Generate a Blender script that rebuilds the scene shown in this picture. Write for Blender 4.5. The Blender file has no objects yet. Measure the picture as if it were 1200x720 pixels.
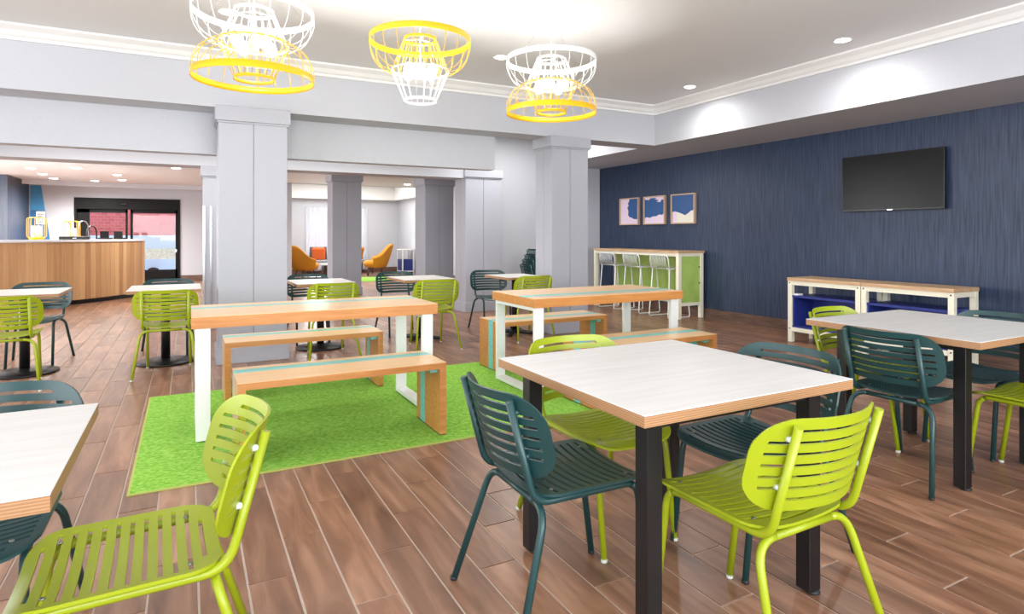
import bpy, math, random
from mathutils import Vector
random.seed(7)
C = bpy.context.scene.collection
D = bpy.data
PI = math.pi
# ------------------------------------------------------------------ camera
sc = bpy.context.scene
cam = D.objects.new('camera', D.cameras.new('camera')); C.objects.link(cam)
cam.location = (0, 0, 1.31)
cam.rotation_euler = (PI / 2, 0, -math.radians(27.956))
cam.data.sensor_width = 36; cam.data.lens = 716 / 1200 * 36
cam.data.shift_y = -85 / 1200
cam.data.clip_start = 0.05
sc.camera = cam
# ------------------------------------------------------------------ world, exposure
w = D.worlds.new('sky'); sc.world = w; w.use_nodes = True
w.node_tree.nodes['Background'].inputs['Color'].default_value = (0.86, 0.93, 1.0, 1)
w.node_tree.nodes['Background'].inputs['Strength'].default_value = 1.6
vs = sc.view_settings
vs.view_transform = 'Standard'; vs.look = 'None'; vs.gamma = 1; vs.use_curve_mapping = False
vs.exposure = 0.32


def area(name, loc, rot, sx, sy, power, col=(1, 1, 1)):
    l = D.lights.new(name, 'AREA'); l.shape = 'RECTANGLE'; l.size = sx; l.size_y = sy
    l.energy = power; l.color = col
    o = D.objects.new(name, l); C.objects.link(o); o.location = loc; o.rotation_euler = rot
    return o


# daylight lamps at assumed windows behind and left, tilted up to brighten the ceiling
area('window_daylight', (1.0, -2.95, 1.75), (math.radians(124), 0, 0), 8.0, 1.9, 430, (0.95, 0.97, 1.0))
area('side_window_daylight', (-5.85, 2.2, 1.7), (0, math.radians(-120), 0), 2.0, 7.0, 250, (0.95, 0.97, 1.0))

area('lobby_fill', (-5.85, 12.0, 1.5), (0, math.radians(-72), 0), 1.8, 9.0, 520, (0.95, 0.97, 1.0))  # added to brighten the dim lobby, in front of solid wall

# area lights added out of view behind the beams to brighten lounge, pocket, passage
area('lounge_tray_fill', (4.4, 18.7, 2.98), (0, 0, 0), 3.0, 2.5, 130, (1, 0.98, 0.95))
area('ceiling_pocket_fill', (4.9, 8.6, 3.1), (0, 0, 0), 1.2, 0.9, 45, (1, 0.98, 0.95))
area('passage_fill', (0.6, 8.4, 2.62), (0, 0, 0), 5.0, 0.8, 70, (1, 0.98, 0.95))
area('lounge_window_daylight', (3.95, 20.9, 1.2), (math.radians(-90), 0, 0), 0.95, 2.0, 45, (0.95, 0.97, 1.0))

# ------------------------------------------------------------------ materials


def lin(c):
    return tuple(((x / 255) / 12.92 if x / 255 <= 0.04045 else ((x / 255 + 0.055) / 1.055) ** 2.4) for x in c) + (1,)


def mat(name, rgb, rough=0.5, metal=0.0, emit=None, spec=0.5):
    m = D.materials.new(name); m.use_nodes = True
    b = m.node_tree.nodes['Principled BSDF']
    b.inputs['Base Color'].default_value = lin(rgb)
    b.inputs['Roughness'].default_value = rough
    b.inputs['Metallic'].default_value = metal
    b.inputs['Specular IOR Level'].default_value = spec
    if emit:
        b.inputs['Emission Color'].default_value = lin(emit[0]); b.inputs['Emission Strength'].default_value = emit[1]
    return m


def nodes(m):
    return m.node_tree.nodes, m.node_tree.links, m.node_tree.nodes['Principled BSDF']


def grain(m, c1, c2, scale=(1, 1, 1), nscale=4, detail=4, rough=None, coord='Object', bump=0.0, lo=0.3, hi=0.7, dist=0.0):
    """colour varying between c1 and c2 by stretched noise"""
    n, l, b = nodes(m)
    tc = n.new('ShaderNodeTexCoord'); mp = n.new('ShaderNodeMapping'); mp.inputs['Scale'].default_value = scale
    no = n.new('ShaderNodeTexNoise'); no.inputs['Scale'].default_value = nscale; no.inputs['Detail'].default_value = detail
    no.inputs['Distortion'].default_value = dist
    cr = n.new('ShaderNodeValToRGB')
    cr.color_ramp.elements[0].position = lo; cr.color_ramp.elements[0].color = lin(c1)
    cr.color_ramp.elements[1].position = hi; cr.color_ramp.elements[1].color = lin(c2)
    if coord == 'Position':
        ge = n.new('ShaderNodeNewGeometry'); l.new(ge.outputs['Position'], mp.inputs['Vector'])
    else:
        l.new(tc.outputs[coord], mp.inputs['Vector'])
    l.new(mp.outputs['Vector'], no.inputs['Vector']); l.new(no.outputs['Fac'], cr.inputs['Fac'])
    l.new(cr.outputs['Color'], b.inputs['Base Color'])
    if bump:
        bp = n.new('ShaderNodeBump'); bp.inputs['Strength'].default_value = bump; bp.inputs['Distance'].default_value = 0.004
        l.new(no.outputs['Fac'], bp.inputs['Height']); l.new(bp.outputs['Normal'], b.inputs['Normal'])
    return m


M = {}
M['wall'] = grain(mat('wall_paint', (200, 201, 208), 0.6), (188, 190, 196), (192, 194, 200), (1, 1, 1), 60, 3, coord='Position')
M['ceiling'] = mat('ceiling_paint', (230, 232, 234), 0.7)
M['trimwhite'] = mat('white_trim_paint', (232, 232, 230), 0.45)
M['column'] = grain(mat('column_paint', (178, 180, 190), 0.4), (166, 168, 176), (170, 172, 180), (1, 1, 1), 60, 3, coord='Position')
M['blue'] = grain(mat('blue_wallcovering', (48, 66, 100), 0.42), (21, 38, 63), (58, 73, 101), (9, 9, 0.35), 7, 8, coord='Position', bump=0.25, lo=0.32, hi=0.74)
M['darkwall'] = grain(mat('navy_panel', (52, 58, 74), 0.35), (44, 50, 66), (66, 74, 92), (8, 8, 0.3), 6, 6, coord='Position')
M['brown_tile'] = grain(mat('brown_base_tile', (98, 72, 60), 0.4), (84, 60, 50), (116, 88, 74), (1.5, 1.5, 12), 3, 5, coord='Position')
M['grout'] = mat('grout', (196, 182, 168), 0.8)
M['lime'] = mat('lime_powder_coat', (152, 166, 22), 0.36)
M['teal'] = mat('dark_teal_powder_coat', (27, 63, 64), 0.35)
M['laminate'] = grain(mat('white_laminate', (226, 224, 220), 0.35), (212, 210, 206), (221, 220, 216), (1.2, 14, 14), 2.5, 4, lo=0.35, hi=0.7)
M['black'] = mat('black_steel', (13, 13, 15), 0.38)
M['rubber'] = mat('foot_plastic', (206, 208, 200), 0.5)
M['rubberdark'] = mat('dark_foot_plastic', (26, 26, 28), 0.6)
M['spacer'] = mat('clear_spacer', (206, 214, 214), 0.4)
M['chrome'] = mat('chrome', (214, 216, 220), 0.18, 1.0)
M['screw'] = mat('steel_screw', (150, 152, 148), 0.3, 1.0)
M['whitesteel'] = mat('white_powder_coat', (238, 240, 238), 0.35)
M['cream'] = mat('cream_paint', (238, 234, 212), 0.4)
M['oak'] = grain(mat('orange_oak', (212, 152, 92), 0.32), (188, 122, 62), (208, 146, 84), (1.2, 14, 14), 3, 5, bump=0.05)
M['oaksheen'] = grain(mat('oak_top_sheen', (222, 178, 128), 0.3), (226, 184, 134), (238, 204, 162), (1.0, 16, 16), 3, 5)  # same oak, with the pale sheen of the tops put into the colour
M['inlay'] = grain(mat('aqua_inlay', (112, 196, 194), 0.32), (96, 184, 182), (132, 206, 202), (1.0, 16, 16), 3, 4)
M['palewood'] = grain(mat('pale_ash_top', (196, 160, 122), 0.4), (184, 146, 106), (210, 176, 138), (12, 1.2, 12), 3, 5)
M['green_panel'] = grain(mat('green_panel', (166, 196, 98), 0.5), (160, 190, 92), (174, 204, 108), (1, 1, 1), 6, 3)
M['navy_shelf'] = mat('navy_shelf', (36, 50, 128), 0.45)
M['screen'] = mat('black_screen', (6, 6, 7), 0.25, spec=0.25)
M['bezel'] = mat('glossy_black_bezel', (14, 14, 16), 0.25)
M['yellow'] = mat('yellow_enamel', (244, 190, 16), 0.35)
M['bulb'] = mat('lit_bulb', (255, 255, 255), 0.3, emit=((255, 246, 232), 6))
M['bulbdim'] = mat('lit_downlight', (255, 255, 255), 0.3, emit=((255, 250, 244), 14))
M['orange'] = mat('ochre_fabric', (206, 134, 22), 0.7)
M['cushion'] = mat('orange_cushion_fabric', (226, 104, 44), 0.8)
M['greyfab'] = mat('grey_fabric', (150, 152, 158), 0.85)
M['darkwood'] = grain(mat('dark_wood', (62, 48, 42), 0.5), (52, 40, 34), (76, 60, 52), (8, 8, 1), 4, 3)
M['doorblack'] = mat('black_door_frame', (9, 9, 10), 0.5, spec=0.2)
M['stone'] = mat('white_stone_top', (226, 226, 228), 0.25)
M['bluepaint'] = mat('sky_blue_paint', (64, 142, 192), 0.5)
M['bluepaint2'] = mat('deeper_blue_paint', (40, 108, 164), 0.5)
M['paper'] = mat('paper', (236, 236, 238), 0.7)
M['candle'] = mat('white_candle', (246, 244, 238), 0.6)
M['pink'] = mat('pale_pink_print', (226, 208, 226), 0.5)
M['printblue'] = mat('blue_print', (44, 84, 138), 0.5)
M['creamprint'] = mat('cream_print', (228, 224, 208), 0.5)
M['ashframe'] = mat('ash_picture_frame', (196, 168, 140), 0.45)
M['concrete'] = mat('pale_concrete', (206, 218, 236), 0.8)
M['gravel'] = grain(mat('tan_gravel', (196, 188, 170), 0.9), (160, 150, 130), (226, 220, 204), (1, 1, 1), 12, 4, coord='Position')
M['curtain'] = D.materials.new('sheer_curtain'); M['curtain'].use_nodes = True
n, l, b = nodes(M['curtain'])
b.inputs['Base Color'].default_value = lin((238, 240, 244)); b.inputs['Roughness'].default_value = 0.8
b.inputs['Transmission Weight'].default_value = 0.0
tr = n.new('ShaderNodeBsdfTranslucent'); tr.inputs['Color'].default_value = lin((240, 243, 248))
mx = n.new('ShaderNodeMixShader'); mx.inputs['Fac'].default_value = 0.6
l.new(b.outputs[0], mx.inputs[1]); l.new(tr.outputs[0], mx.inputs[2]); l.new(mx.outputs[0], n['Material Output'].inputs['Surface'])
M['glass'] = D.materials.new('clear_glass'); M['glass'].use_nodes = True
n, l, b = nodes(M['glass'])
gt = n.new('ShaderNodeBsdfTransparent'); gt.inputs['Color'].default_value = (0.97, 0.98, 0.98, 1)
gg = n.new('ShaderNodeBsdfGlossy'); gg.inputs['Roughness'].default_value = 0.03
mx = n.new('ShaderNodeMixShader'); mx.inputs['Fac'].default_value = 0.02
l.new(gt.outputs[0], mx.inputs[1]); l.new(gg.outputs[0], mx.inputs[2]); l.new(mx.outputs[0], n['Material Output'].inputs['Surface'])
# plywood edge: thin horizontal plies
M['ply'] = mat('plywood_edge', (170, 128, 88), 0.5)
n, l, b = nodes(M['ply'])
ge = n.new('ShaderNodeNewGeometry'); sp = n.new('ShaderNodeSeparateXYZ'); l.new(ge.outputs['Position'], sp.inputs[0])
no = n.new('ShaderNodeTexNoise'); no.inputs['Scale'].default_value = 26; no.inputs['Detail'].default_value = 3
mu = n.new('ShaderNodeMath'); mu.operation = 'MULTIPLY'; mu.inputs[1].default_value = 900
ad = n.new('ShaderNodeMath'); ad.operation = 'MULTIPLY_ADD'; ad.inputs[1].default_value = 3.0
si = n.new('ShaderNodeMath'); si.operation = 'SINE'
l.new(sp.outputs['Z'], mu.inputs[0]); l.new(no.outputs['Fac'], ad.inputs[0]); l.new(mu.outputs[0], ad.inputs[2]); l.new(ad.outputs[0], si.inputs[0])
cr = n.new('ShaderNodeValToRGB'); cr.color_ramp.elements[0].color = lin((132, 92, 60)); cr.color_ramp.elements[1].color = lin((184, 142, 100))
ma = n.new('ShaderNodeMath'); ma.operation = 'MULTIPLY_ADD'; ma.inputs[1].default_value = 0.28; ma.inputs[2].default_value = 0.5
l.new(si.outputs[0], ma.inputs[0]); l.new(ma.outputs[0], cr.inputs['Fac']); l.new(cr.outputs['Color'], b.inputs['Base Color'])
# wood-look floor planks: each piece its own tone
M['plank'] = mat('wood_look_tile', (128, 92, 74), 0.3)
n, l, b = nodes(M['plank'])
ge = n.new('ShaderNodeNewGeometry'); oi = n.new('ShaderNodeObjectInfo')
ad = n.new('ShaderNodeMath'); ad.operation = 'ADD'; fr = n.new('ShaderNodeMath'); fr.operation = 'FRACT'
l.new(ge.outputs['Random Per Island'], ad.inputs[0]); l.new(oi.outputs['Random'], ad.inputs[1]); l.new(ad.outputs[0], fr.inputs[0])
mp = n.new('ShaderNodeMapping'); mp.inputs['Scale'].default_value = (9, 1.3, 1)
sc3 = n.new('ShaderNodeVectorMath'); sc3.operation = 'SCALE'; sc3.inputs[0].default_value = (37, 53, 71)
l.new(fr.outputs[0], sc3.inputs['Scale']); l.new(ge.outputs['Position'], mp.inputs['Vector']); l.new(sc3.outputs[0], mp.inputs['Location'])
no = n.new('ShaderNodeTexNoise'); no.inputs['Scale'].default_value = 1.6; no.inputs['Detail'].default_value = 7; no.inputs['Distortion'].default_value = 0.7
l.new(mp.outputs[0], no.inputs['Vector'])
cr = n.new('ShaderNodeValToRGB')
cr.color_ramp.elements[0].position = 0.2; cr.color_ramp.elements[0].color = lin((92, 62, 46))
cr.color_ramp.elements[1].position = 0.82; cr.color_ramp.elements[1].color = lin((172, 132, 106))
e = cr.color_ramp.elements.new(0.5); e.color = lin((133, 95, 72))
l.new(no.outputs['Fac'], cr.inputs['Fac'])
hs = n.new('ShaderNodeHueSaturation')
v = n.new('ShaderNodeMapRange'); v.inputs['To Min'].default_value = 0.82; v.inputs['To Max'].default_value = 1.3
l.new(fr.outputs[0], v.inputs['Value']); l.new(v.outputs[0], hs.inputs['Value']); l.new(cr.outputs['Color'], hs.inputs['Color'])
l.new(hs.outputs[0], b.inputs['Base Color'])
bp = n.new('ShaderNodeBump'); bp.inputs['Strength'].default_value = 0.03; bp.inputs['Distance'].default_value = 0.002
l.new(no.outputs['Fac'], bp.inputs['Height']); l.new(bp.outputs['Normal'], b.inputs['Normal'])
# counter slats
M['slat'] = mat('counter_slat_wood', (176, 132, 88), 0.45)
n, l, b = nodes(M['slat'])
oi = n.new('ShaderNodeObjectInfo'); ge = n.new('ShaderNodeNewGeometry')
mp = n.new('ShaderNodeMapping'); mp.inputs['Scale'].default_value = (14, 14, 0.7); l.new(ge.outputs['Position'], mp.inputs['Vector'])
no = n.new('ShaderNodeTexNoise'); no.inputs['Scale'].default_value = 2; no.inputs['Detail'].default_value = 5; l.new(mp.outputs[0], no.inputs['Vector'])
mm = n.new('ShaderNodeMath'); mm.operation = 'MULTIPLY_ADD'; mm.inputs[1].default_value = 0.5
m2 = n.new('ShaderNodeMath'); m2.operation = 'MULTIPLY'; m2.inputs[1].default_value = 0.5
l.new(oi.outputs['Random'], m2.inputs[0]); l.new(no.outputs['Fac'], mm.inputs[0]); l.new(m2.outputs[0], mm.inputs[2])
cr = n.new('ShaderNodeValToRGB'); cr.color_ramp.elements[0].position = 0.15; cr.color_ramp.elements[0].color = lin((164, 118, 74))
cr.color_ramp.elements[1].position = 0.85; cr.color_ramp.elements[1].color = lin((214, 172, 124))
l.new(mm.outputs[0], cr.inputs['Fac']); l.new(cr.outputs['Color'], b.inputs['Base Color'])
# carpet grass rug
M['rug'] = grain(mat('green_rug_pile', (118, 176, 58), 0.95, spec=0.1), (104, 168, 46), (166, 212, 100), (1, 1.8, 1), 42, 9, bump=0.6, lo=0.32, hi=0.7)
M['rugedge'] = mat('rug_binding', (176, 182, 96), 0.9)
M['brick'] = mat('brick_wall', (200, 96, 100), 0.9)
n, l, b = nodes(M['brick'])
tc = n.new('ShaderNodeTexCoord'); mp = n.new('ShaderNodeMapping'); mp.inputs['Rotation'].default_value = (PI / 2, 0, 0)
bt = n.new('ShaderNodeTexBrick'); bt.inputs['Scale'].default_value = 2.2
bt.inputs['Color1'].default_value = lin((196, 92, 98)); bt.inputs['Color2'].default_value = lin((214, 112, 114)); bt.inputs['Mortar'].default_value = lin((214, 150, 148))
bt.inputs['Mortar Size'].default_value = 0.012
l.new(tc.outputs['Object'], mp.inputs['Vector']); l.new(mp.outputs[0], bt.inputs['Vector']); l.new(bt.outputs['Color'], b.inputs['Base Color'])

# ------------------------------------------------------------------ mesh helpers


class MB:
    def __init__(s): s.v = []; s.f = []; s.sm = []

    def add(s, vs_, fs, smooth=False):
        o = len(s.v); s.v += [tuple(p) for p in vs_]
        for f in fs: s.f.append(tuple(i + o for i in f)); s.sm.append(smooth)
        return s

    def box(s, x0, y0, z0, x1, y1, z1):
        return s.add([(x0, y0, z0), (x1, y0, z0), (x1, y1, z0), (x0, y1, z0), (x0, y0, z1), (x1, y0, z1), (x1, y1, z1), (x0, y1, z1)],
                     [(3, 2, 1, 0), (4, 5, 6, 7), (0, 1, 5, 4), (1, 2, 6, 5), (2, 3, 7, 6), (3, 0, 4, 7)])

    def cbox(s, x0, y0, z0, x1, y1, z1, c):
        """box with chamfered vertical and top edges"""
        def ring(i, z): return [(x0 + i + c, y0 + i, z), (x1 - i - c, y0 + i, z), (x1 - i, y0 + i + c, z), (x1 - i, y1 - i - c, z),
                                (x1 - i - c, y1 - i, z), (x0 + i + c, y1 - i, z), (x0 + i, y1 - i - c, z), (x0 + i, y0 + i + c, z)]
        v_ = ring(c, z0) + ring(0, z0 + c) + ring(0, z1 - c) + ring(c, z1)
        f = [tuple(range(7, -1, -1)), tuple(range(24, 32))]
        for k in range(3):
            for j in range(8): f.append((k * 8 + j, k * 8 + (j + 1) % 8, k * 8 + 8 + (j + 1) % 8, k * 8 + 8 + j))
        return s.add(v_, f)

    def tube(s, path, r, n=10, closed=False, cap=True):
        P = [Vector(p) for p in path]; N = len(P); vs_ = []; up = None
        for i in range(N):
            if closed: t = P[(i + 1) % N] - P[i - 1]
            else: t = P[min(i + 1, N - 1)] - P[max(i - 1, 0)]
            t.normalize()
            if up is None:
                up = Vector((0, 0, 1)) if abs(t.z) < 0.9 else Vector((1, 0, 0))
            up = (up - t * up.dot(t)); up.normalize(); sd = t.cross(up)
            rr = r[i] if isinstance(r, (list, tuple)) else r
            for k in range(n):
                a = 2 * PI * k / n; vs_.append(P[i] + (up * math.cos(a) + sd * math.sin(a)) * rr)
        f = []
        for i in range(N if closed else N - 1):
            j = (i + 1) % N
            for k in range(n): f.append((i * n + k, i * n + (k + 1) % n, j * n + (k + 1) % n, j * n + k))
        s.add(vs_, f, True)
        if cap and not closed:
            o = len(s.v) - N * n
            s.f.append(tuple(o + k for k in range(n))[::-1]); s.sm.append(False)
            s.f.append(tuple(o + (N - 1) * n + k for k in range(n))); s.sm.append(False)
        return s

    def lathe(s, prof, n=24, c=(0, 0, 0), smooth=True, cap=True):
        vs_ = []; f = []
        for (r, z) in prof:
            for k in range(n):
                a = 2 * PI * k / n; vs_.append((c[0] + r * math.cos(a), c[1] + r * math.sin(a), c[2] + z))
        for i in range(len(prof) - 1):
            for k in range(n): f.append((i * n + k, i * n + (k + 1) % n, (i + 1) * n + (k + 1) % n, (i + 1) * n + k))
        if cap and prof[0][0] > 0: f.append(tuple(range(n))[::-1])
        if cap and prof[-1][0] > 0: f.append(tuple((len(prof) - 1) * n + k for k in range(n)))
        return s.add(vs_, f, smooth)

    def prism(s, poly, axis, a, b_):
        """extrude polygon (2D) along axis between a and b"""
        def P(p, t): return {'x': (t, p[0], p[1]), 'y': (p[0], t, p[1]), 'z': (p[0], p[1], t)}[axis]
        k = len(poly)
        v_ = [P(p, a) for p in poly] + [P(p, b_) for p in poly]
        f = [tuple(range(k))[::-1], tuple(range(k, 2 * k))] + [(i, (i + 1) % k, k + (i + 1) % k, k + i) for i in range(k)]
        return s.add(v_, f)

    def mesh(s, name, m):
        me = D.meshes.new(name); me.from_pydata(s.v, [], s.f)
        me.polygons.foreach_set('use_smooth', s.sm)
        me.materials.append(m); me.update()
        return me

    def build(s, name, m, parent=None, bevel=0, fix=True):
        import bmesh
        me = s.mesh(name, m)
        if fix:
            bm = bmesh.new(); bm.from_mesh(me); bmesh.ops.recalc_face_normals(bm, faces=bm.faces); bm.to_mesh(me); bm.free()
        o = D.objects.new(name, me); C.objects.link(o)
        if parent: o.parent = parent
        if bevel:
            bv = o.modifiers.new('bevel', 'BEVEL'); bv.width = bevel; bv.segments = 2; bv.limit_method = 'ANGLE'
        return o


def tag(o, label=None, cat=None, group=None, kind=None):
    if label: o['label'] = label
    if cat: o['category'] = cat
    if group: o['group'] = group
    if kind: o['kind'] = kind
    return o


def thing(name, label, cat, loc=(0, 0, 0), rz=0, group=None):
    o = D.objects.new(name, None); C.objects.link(o); o.location = loc; o.rotation_euler = (0, 0, rz)
    o.empty_display_size = 0.1
    return tag(o, label, cat, group)


KIDS = {}


def dup(root, loc, rz=0, label=None, group=None):
    def cp(o, parent=None):
        c = o.copy(); C.objects.link(c)
        if parent: c.parent = parent
        for ch in o.children: cp(ch, c)
        return c
    r = cp(root); r.location = loc; r.rotation_euler = (0, 0, rz)
    if label: r['label'] = label
    if group: r['group'] = group
    return r


def struct(name, mb, m, parent=None, bevel=0):
    o = mb.build(name, m, parent, bevel)
    if not parent: o['kind'] = 'structure'
    return o


def sbox(name, m, x0, y0, z0, x1, y1, z1, parent=None, bevel=0):
    return struct(name, MB().box(x0, y0, z0, x1, y1, z1), m, parent, bevel)


def fillet(pts, r, seg=5):
    P = [Vector(p) for p in pts]; out = [P[0]]
    for i in range(1, len(P) - 1):
        a = (P[i - 1] - P[i]); b_ = (P[i + 1] - P[i]); rr = min(r, a.length * 0.45, b_.length * 0.45)
        p0 = P[i] + a.normalized() * rr; p1 = P[i] + b_.normalized() * rr
        for k in range(seg + 1):
            t = k / seg; out.append(p0 * (1 - t) ** 2 + P[i] * 2 * t * (1 - t) + p1 * t * t)
    out.append(P[-1]); return out


# ------------------------------------------------------------------ room shell
XW = 7.225          # blue wall
XS, YB = 6.02, 6.90  # tray ceiling edges
ZS, ZC = 2.61, 3.17
YBK = 7.29
floor = sbox('floor', M['grout'], -6.2, -3.2, -0.2, 8, 22, -0.0035)
sbox('ceiling', M['ceiling'], -6.2, -3.2, ZC, XS, YB, ZC + 0.1)
sbox('wall_right', M['blue'], XW, -3.2, 0, XW + 0.15, 9.9, ZS)
sbox('beam', M['wall'], -6.2, YB, ZS, XS, YBK, ZC + 0.1)
sbox('beam', M['wall'], XS, -3.2, ZS, XW + 0.15, 9.9, ZC + 0.1)
sbox('beam', M['wall'], -6.2, YBK, 2.17, 3.61, 7.46, ZC + 0.1)
sbox('beam', M['wall'], -6.2, 9.42, 2.257, 4.15, 9.85, 2.8)
sbox('wall_back', M['wall'], 4.5, 9.9, 0, XW + 0.15, 10.05, ZC + 0.1)
sbox('ceiling', M['ceiling'], 3.61, YBK, 3.12, XS, 9.9, 3.22)
sbox('ceiling', M['ceiling'], -6.2, 7.46, 2.65, 2.4, 19.6, 2.75)
sbox('ceiling', M['ceiling'], 2.4, 7.46, 2.65, 3.61, 9.9, 2.75)
sbox('ceiling', M['ceiling'], 2.4, 9.85, 2.65, 4.1, 10.05, 2.75)
sbox('ceiling', M['ceiling'], 2.4, 10.05, 2.65, 6.7, 16.8, 2.75)
sbox('ceiling', M['ceiling'], 2.2, 16.8, 3.0, 6.75, 21.2, 3.1)
sbox('beam', M['wall'], 2.2, 16.7, 2.65, 6.75, 16.8, 3.1)
sbox('beam', M['trimwhite'], 2.2, 20.75, 2.5, 6.75, 21.05, 3.05)
sbox('beam', M['trimwhite'], 6.35, 16.8, 2.5, 6.6, 20.75, 3.05)
# outer walls
mb = MB().box(-6.2, -3.2, 0, 8, -3.05, 0.75).box(-6.2, -3.2, 2.72, 8, -3.05, 3.3).box(-6.2, -3.2, 0.75, -3.1, -3.05, 2.72).box(5.1, -3.2, 0.75, 8, -3.05, 2.72)
struct('wall_front', mb, M['wall'])
mb = MB().box(-6.2, -3.2, 0, -6.0, 20, 0.6).box(-6.2, -3.2, 2.75, -6.0, 20, 3.3).box(-6.2, -3.2, 0.6, -6.0, -1.4, 2.75).box(-6.2, 5.8, 0.6, -6.0, 20, 2.75)
struct('wall_left', mb, M['wall'])
# lobby back wall with door opening X -2.61..-0.19
YD = 19.4
mb = MB().box(-6.2, YD, 0, -2.61, YD + 0.2, 2.75).box(-0.19, YD, 0, 2.4, YD + 0.2, 2.75).box(-2.61, YD, 2.28, -0.19, YD + 0.2, 2.75)
struct('wall_lobby', mb, M['wall'])
# curved fascia under the lobby ceiling, close to the back wall
mb = MB(); pts = []
for i in range(25):
    x = -3.5 + 5.2 * i / 24; pts.append((x, 18.95 - 1.1 * ((x + 0.6) / 3.0) ** 2 * 0.55))
mb.prism(pts + [(p[0], p[1] + 0.1) for p in pts[::-1]], 'z', 2.53, 2.66)
struct('trim_4', mb, M['wall'])
sbox('wall_lounge_left', M['wall'], 2.2, 16.8, 0, 2.4, 21.2, 3.05)
sbox('wall_lounge_right', M['wall'], 6.6, 10.0, 0, 6.75, 21.2, 3.05)
# lounge back wall with two window openings
mb = MB().box(2.2, 21.05, 0, 3.46, 21.2, 3.05).box(4.45, 21.05, 0, 4.95, 21.2, 3.05).box(5.46, 21.05, 0, 6.75, 21.2, 3.05)
mb.box(3.46, 21.05, 2.23, 4.45, 21.2, 3.05).box(4.95, 21.05, 2.23, 5.46, 21.2, 3.05)
mb.box(3.46, 21.05, 0, 4.45, 21.2, 0.15).box(4.95, 21.05, 0, 5.46, 21.2, 0.15)
struct('wall_lounge_back', mb, M['wall'])
for i, (x0, x1) in enumerate([(3.46, 4.45), (4.95, 5.46)]):
    wf = MB().box(x0, 21.08, 0.15, x0 + 0.05, 21.16, 2.23).box(x1 - 0.05, 21.08, 0.15, x1, 21.16, 2.23).box(x0, 21.08, 0.15, x1, 21.16, 0.2).box(x0, 21.08, 2.18, x1, 21.16, 2.23)
    wf = struct('window_%d' % (i + 1), wf, M['trimwhite'])
    sbox('pane', M['glass'], x0 + 0.05, 21.115, 0.2, x1 - 0.05, 21.125, 2.18, wf)
    # curtain folds
    cb = MB(); n_ = 60; v_ = []; f_ = []
    for k in range(n_ + 1):
        t = k / n_; x = x0 - 0.02 + (x1 - x0 + 0.04) * t; y = 21.0 + 0.022 * math.sin(t * (x1 - x0) * 60)
        v_ += [(x, y, 0.1), (x, y, 2.22)]
    for k in range(n_): f_.append((2 * k, 2 * k + 2, 2 * k + 3, 2 * k + 1))
    cb.add(v_, f_, True); o = cb.build('curtain', M['curtain'], fix=False)
    tag(o, ['white sheer curtain on the lounge window left of the grey column', 'narrow white sheer curtain visible right of the grey lounge column'][i], 'curtain')
# crown moulding: profile (out, down) swept along the beam and the right soffit
prof = [(0, 0), (0.125, 0), (0.125, -0.018), (0.105, -0.03), (0.07, -0.05), (0.045, -0.085), (0.022, -0.098), (0.022, -0.125), (0, -0.125)]
mb = MB()
mb.prism([(YB - a, ZC + z) for a, z in prof], 'x', -6.2, XS)
struct('trim_1', mb, M['trimwhite'])
mb = MB(); mb.prism([(XS - a, ZC + z) for a, z in prof], 'y', -3.2, YB); struct('trim_2', mb, M['trimwhite'])
# baseboards
sk = struct('baseboard_right', MB().box(XW - 0.012, -3.2, 0, XW, 9.9, 0.004), M['grout'])
y = -3.05; k = 0
while y < 9.8:
    MB().box(XW - 0.018, y, 0.002, XW - 0.001, min(y + 0.914, 9.9), 0.146).build('tile', M['brown_tile'], sk, fix=False); y += 0.918
sbox('baseboard_back', M['column'], 4.77, 9.88, 0, XW, 9.9, 0.146)
sbox('baseboard_lobby', M['brown_tile'], -0.19, YD - 0.02, 0, 2.3, YD, 0.17)
sbox('baseboard_lounge_back', M['brown_tile'], 2.4, 21.03, 0, 6.6, 21.05, 0.17)
sbox('baseboard_lounge_right', M['brown_tile'], 6.58, 10.05, 0, 6.6, 21.05, 0.17)
# navy wing wall and blue wall panel behind the counter
mb = MB().prism([(-6.0, 18.4), (-3.55, 17.3), (-3.55, 19.4), (-6.0, 19.4)], 'z', 0, 2.65)
struct('wall_navy_wing', mb, M['darkwall'])
pb = thing('wall_graphic', 'slanted sky blue wall panel beside the navy wall behind the counter', 'wall panel', (-3.3, YD - 0.012, 0))
mb = MB(); mb.prism([(-0.22, 1.93), (0.08, 1.93), (0.0, 2.56), (-0.22, 2.56)], 'y', -0.02, 0.012); mb.build('panel', M['bluepaint'], pb)
mb = MB(); mb.prism([(-0.22, 1.05), (0.2, 1.05), (0.085, 1.92), (-0.22, 1.92)], 'y', -0.02, 0.012); mb.build('panel', M['bluepaint2'], pb)
nt = thing('paper_notice', 'white paper notice with dark text pinned on the blue wall panel', 'notice', (-3.31, YD - 0.04, 1.72))
MB().box(-0.09, -0.004, -0.15, 0.1, 0.006, 0.18).build('sheet', M['paper'], nt)
mb = MB()
for i in range(5): mb.box(-0.06, -0.007, -0.1 + i * 0.05, 0.06 - 0.02 * (i % 2), -0.004, -0.085 + i * 0.05)
mb.build('print', M['darkwall'], nt)

# ------------------------------------------------------------------ floor planks (0.1625 x 0.921, stepped by a third)
a_ = math.radians(27.956); Fx, Fy = math.sin(a_), math.cos(a_); Rx, Ry = Fy, -Fx
PW, PL, G = 0.1625, 0.921, 0.007


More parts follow.
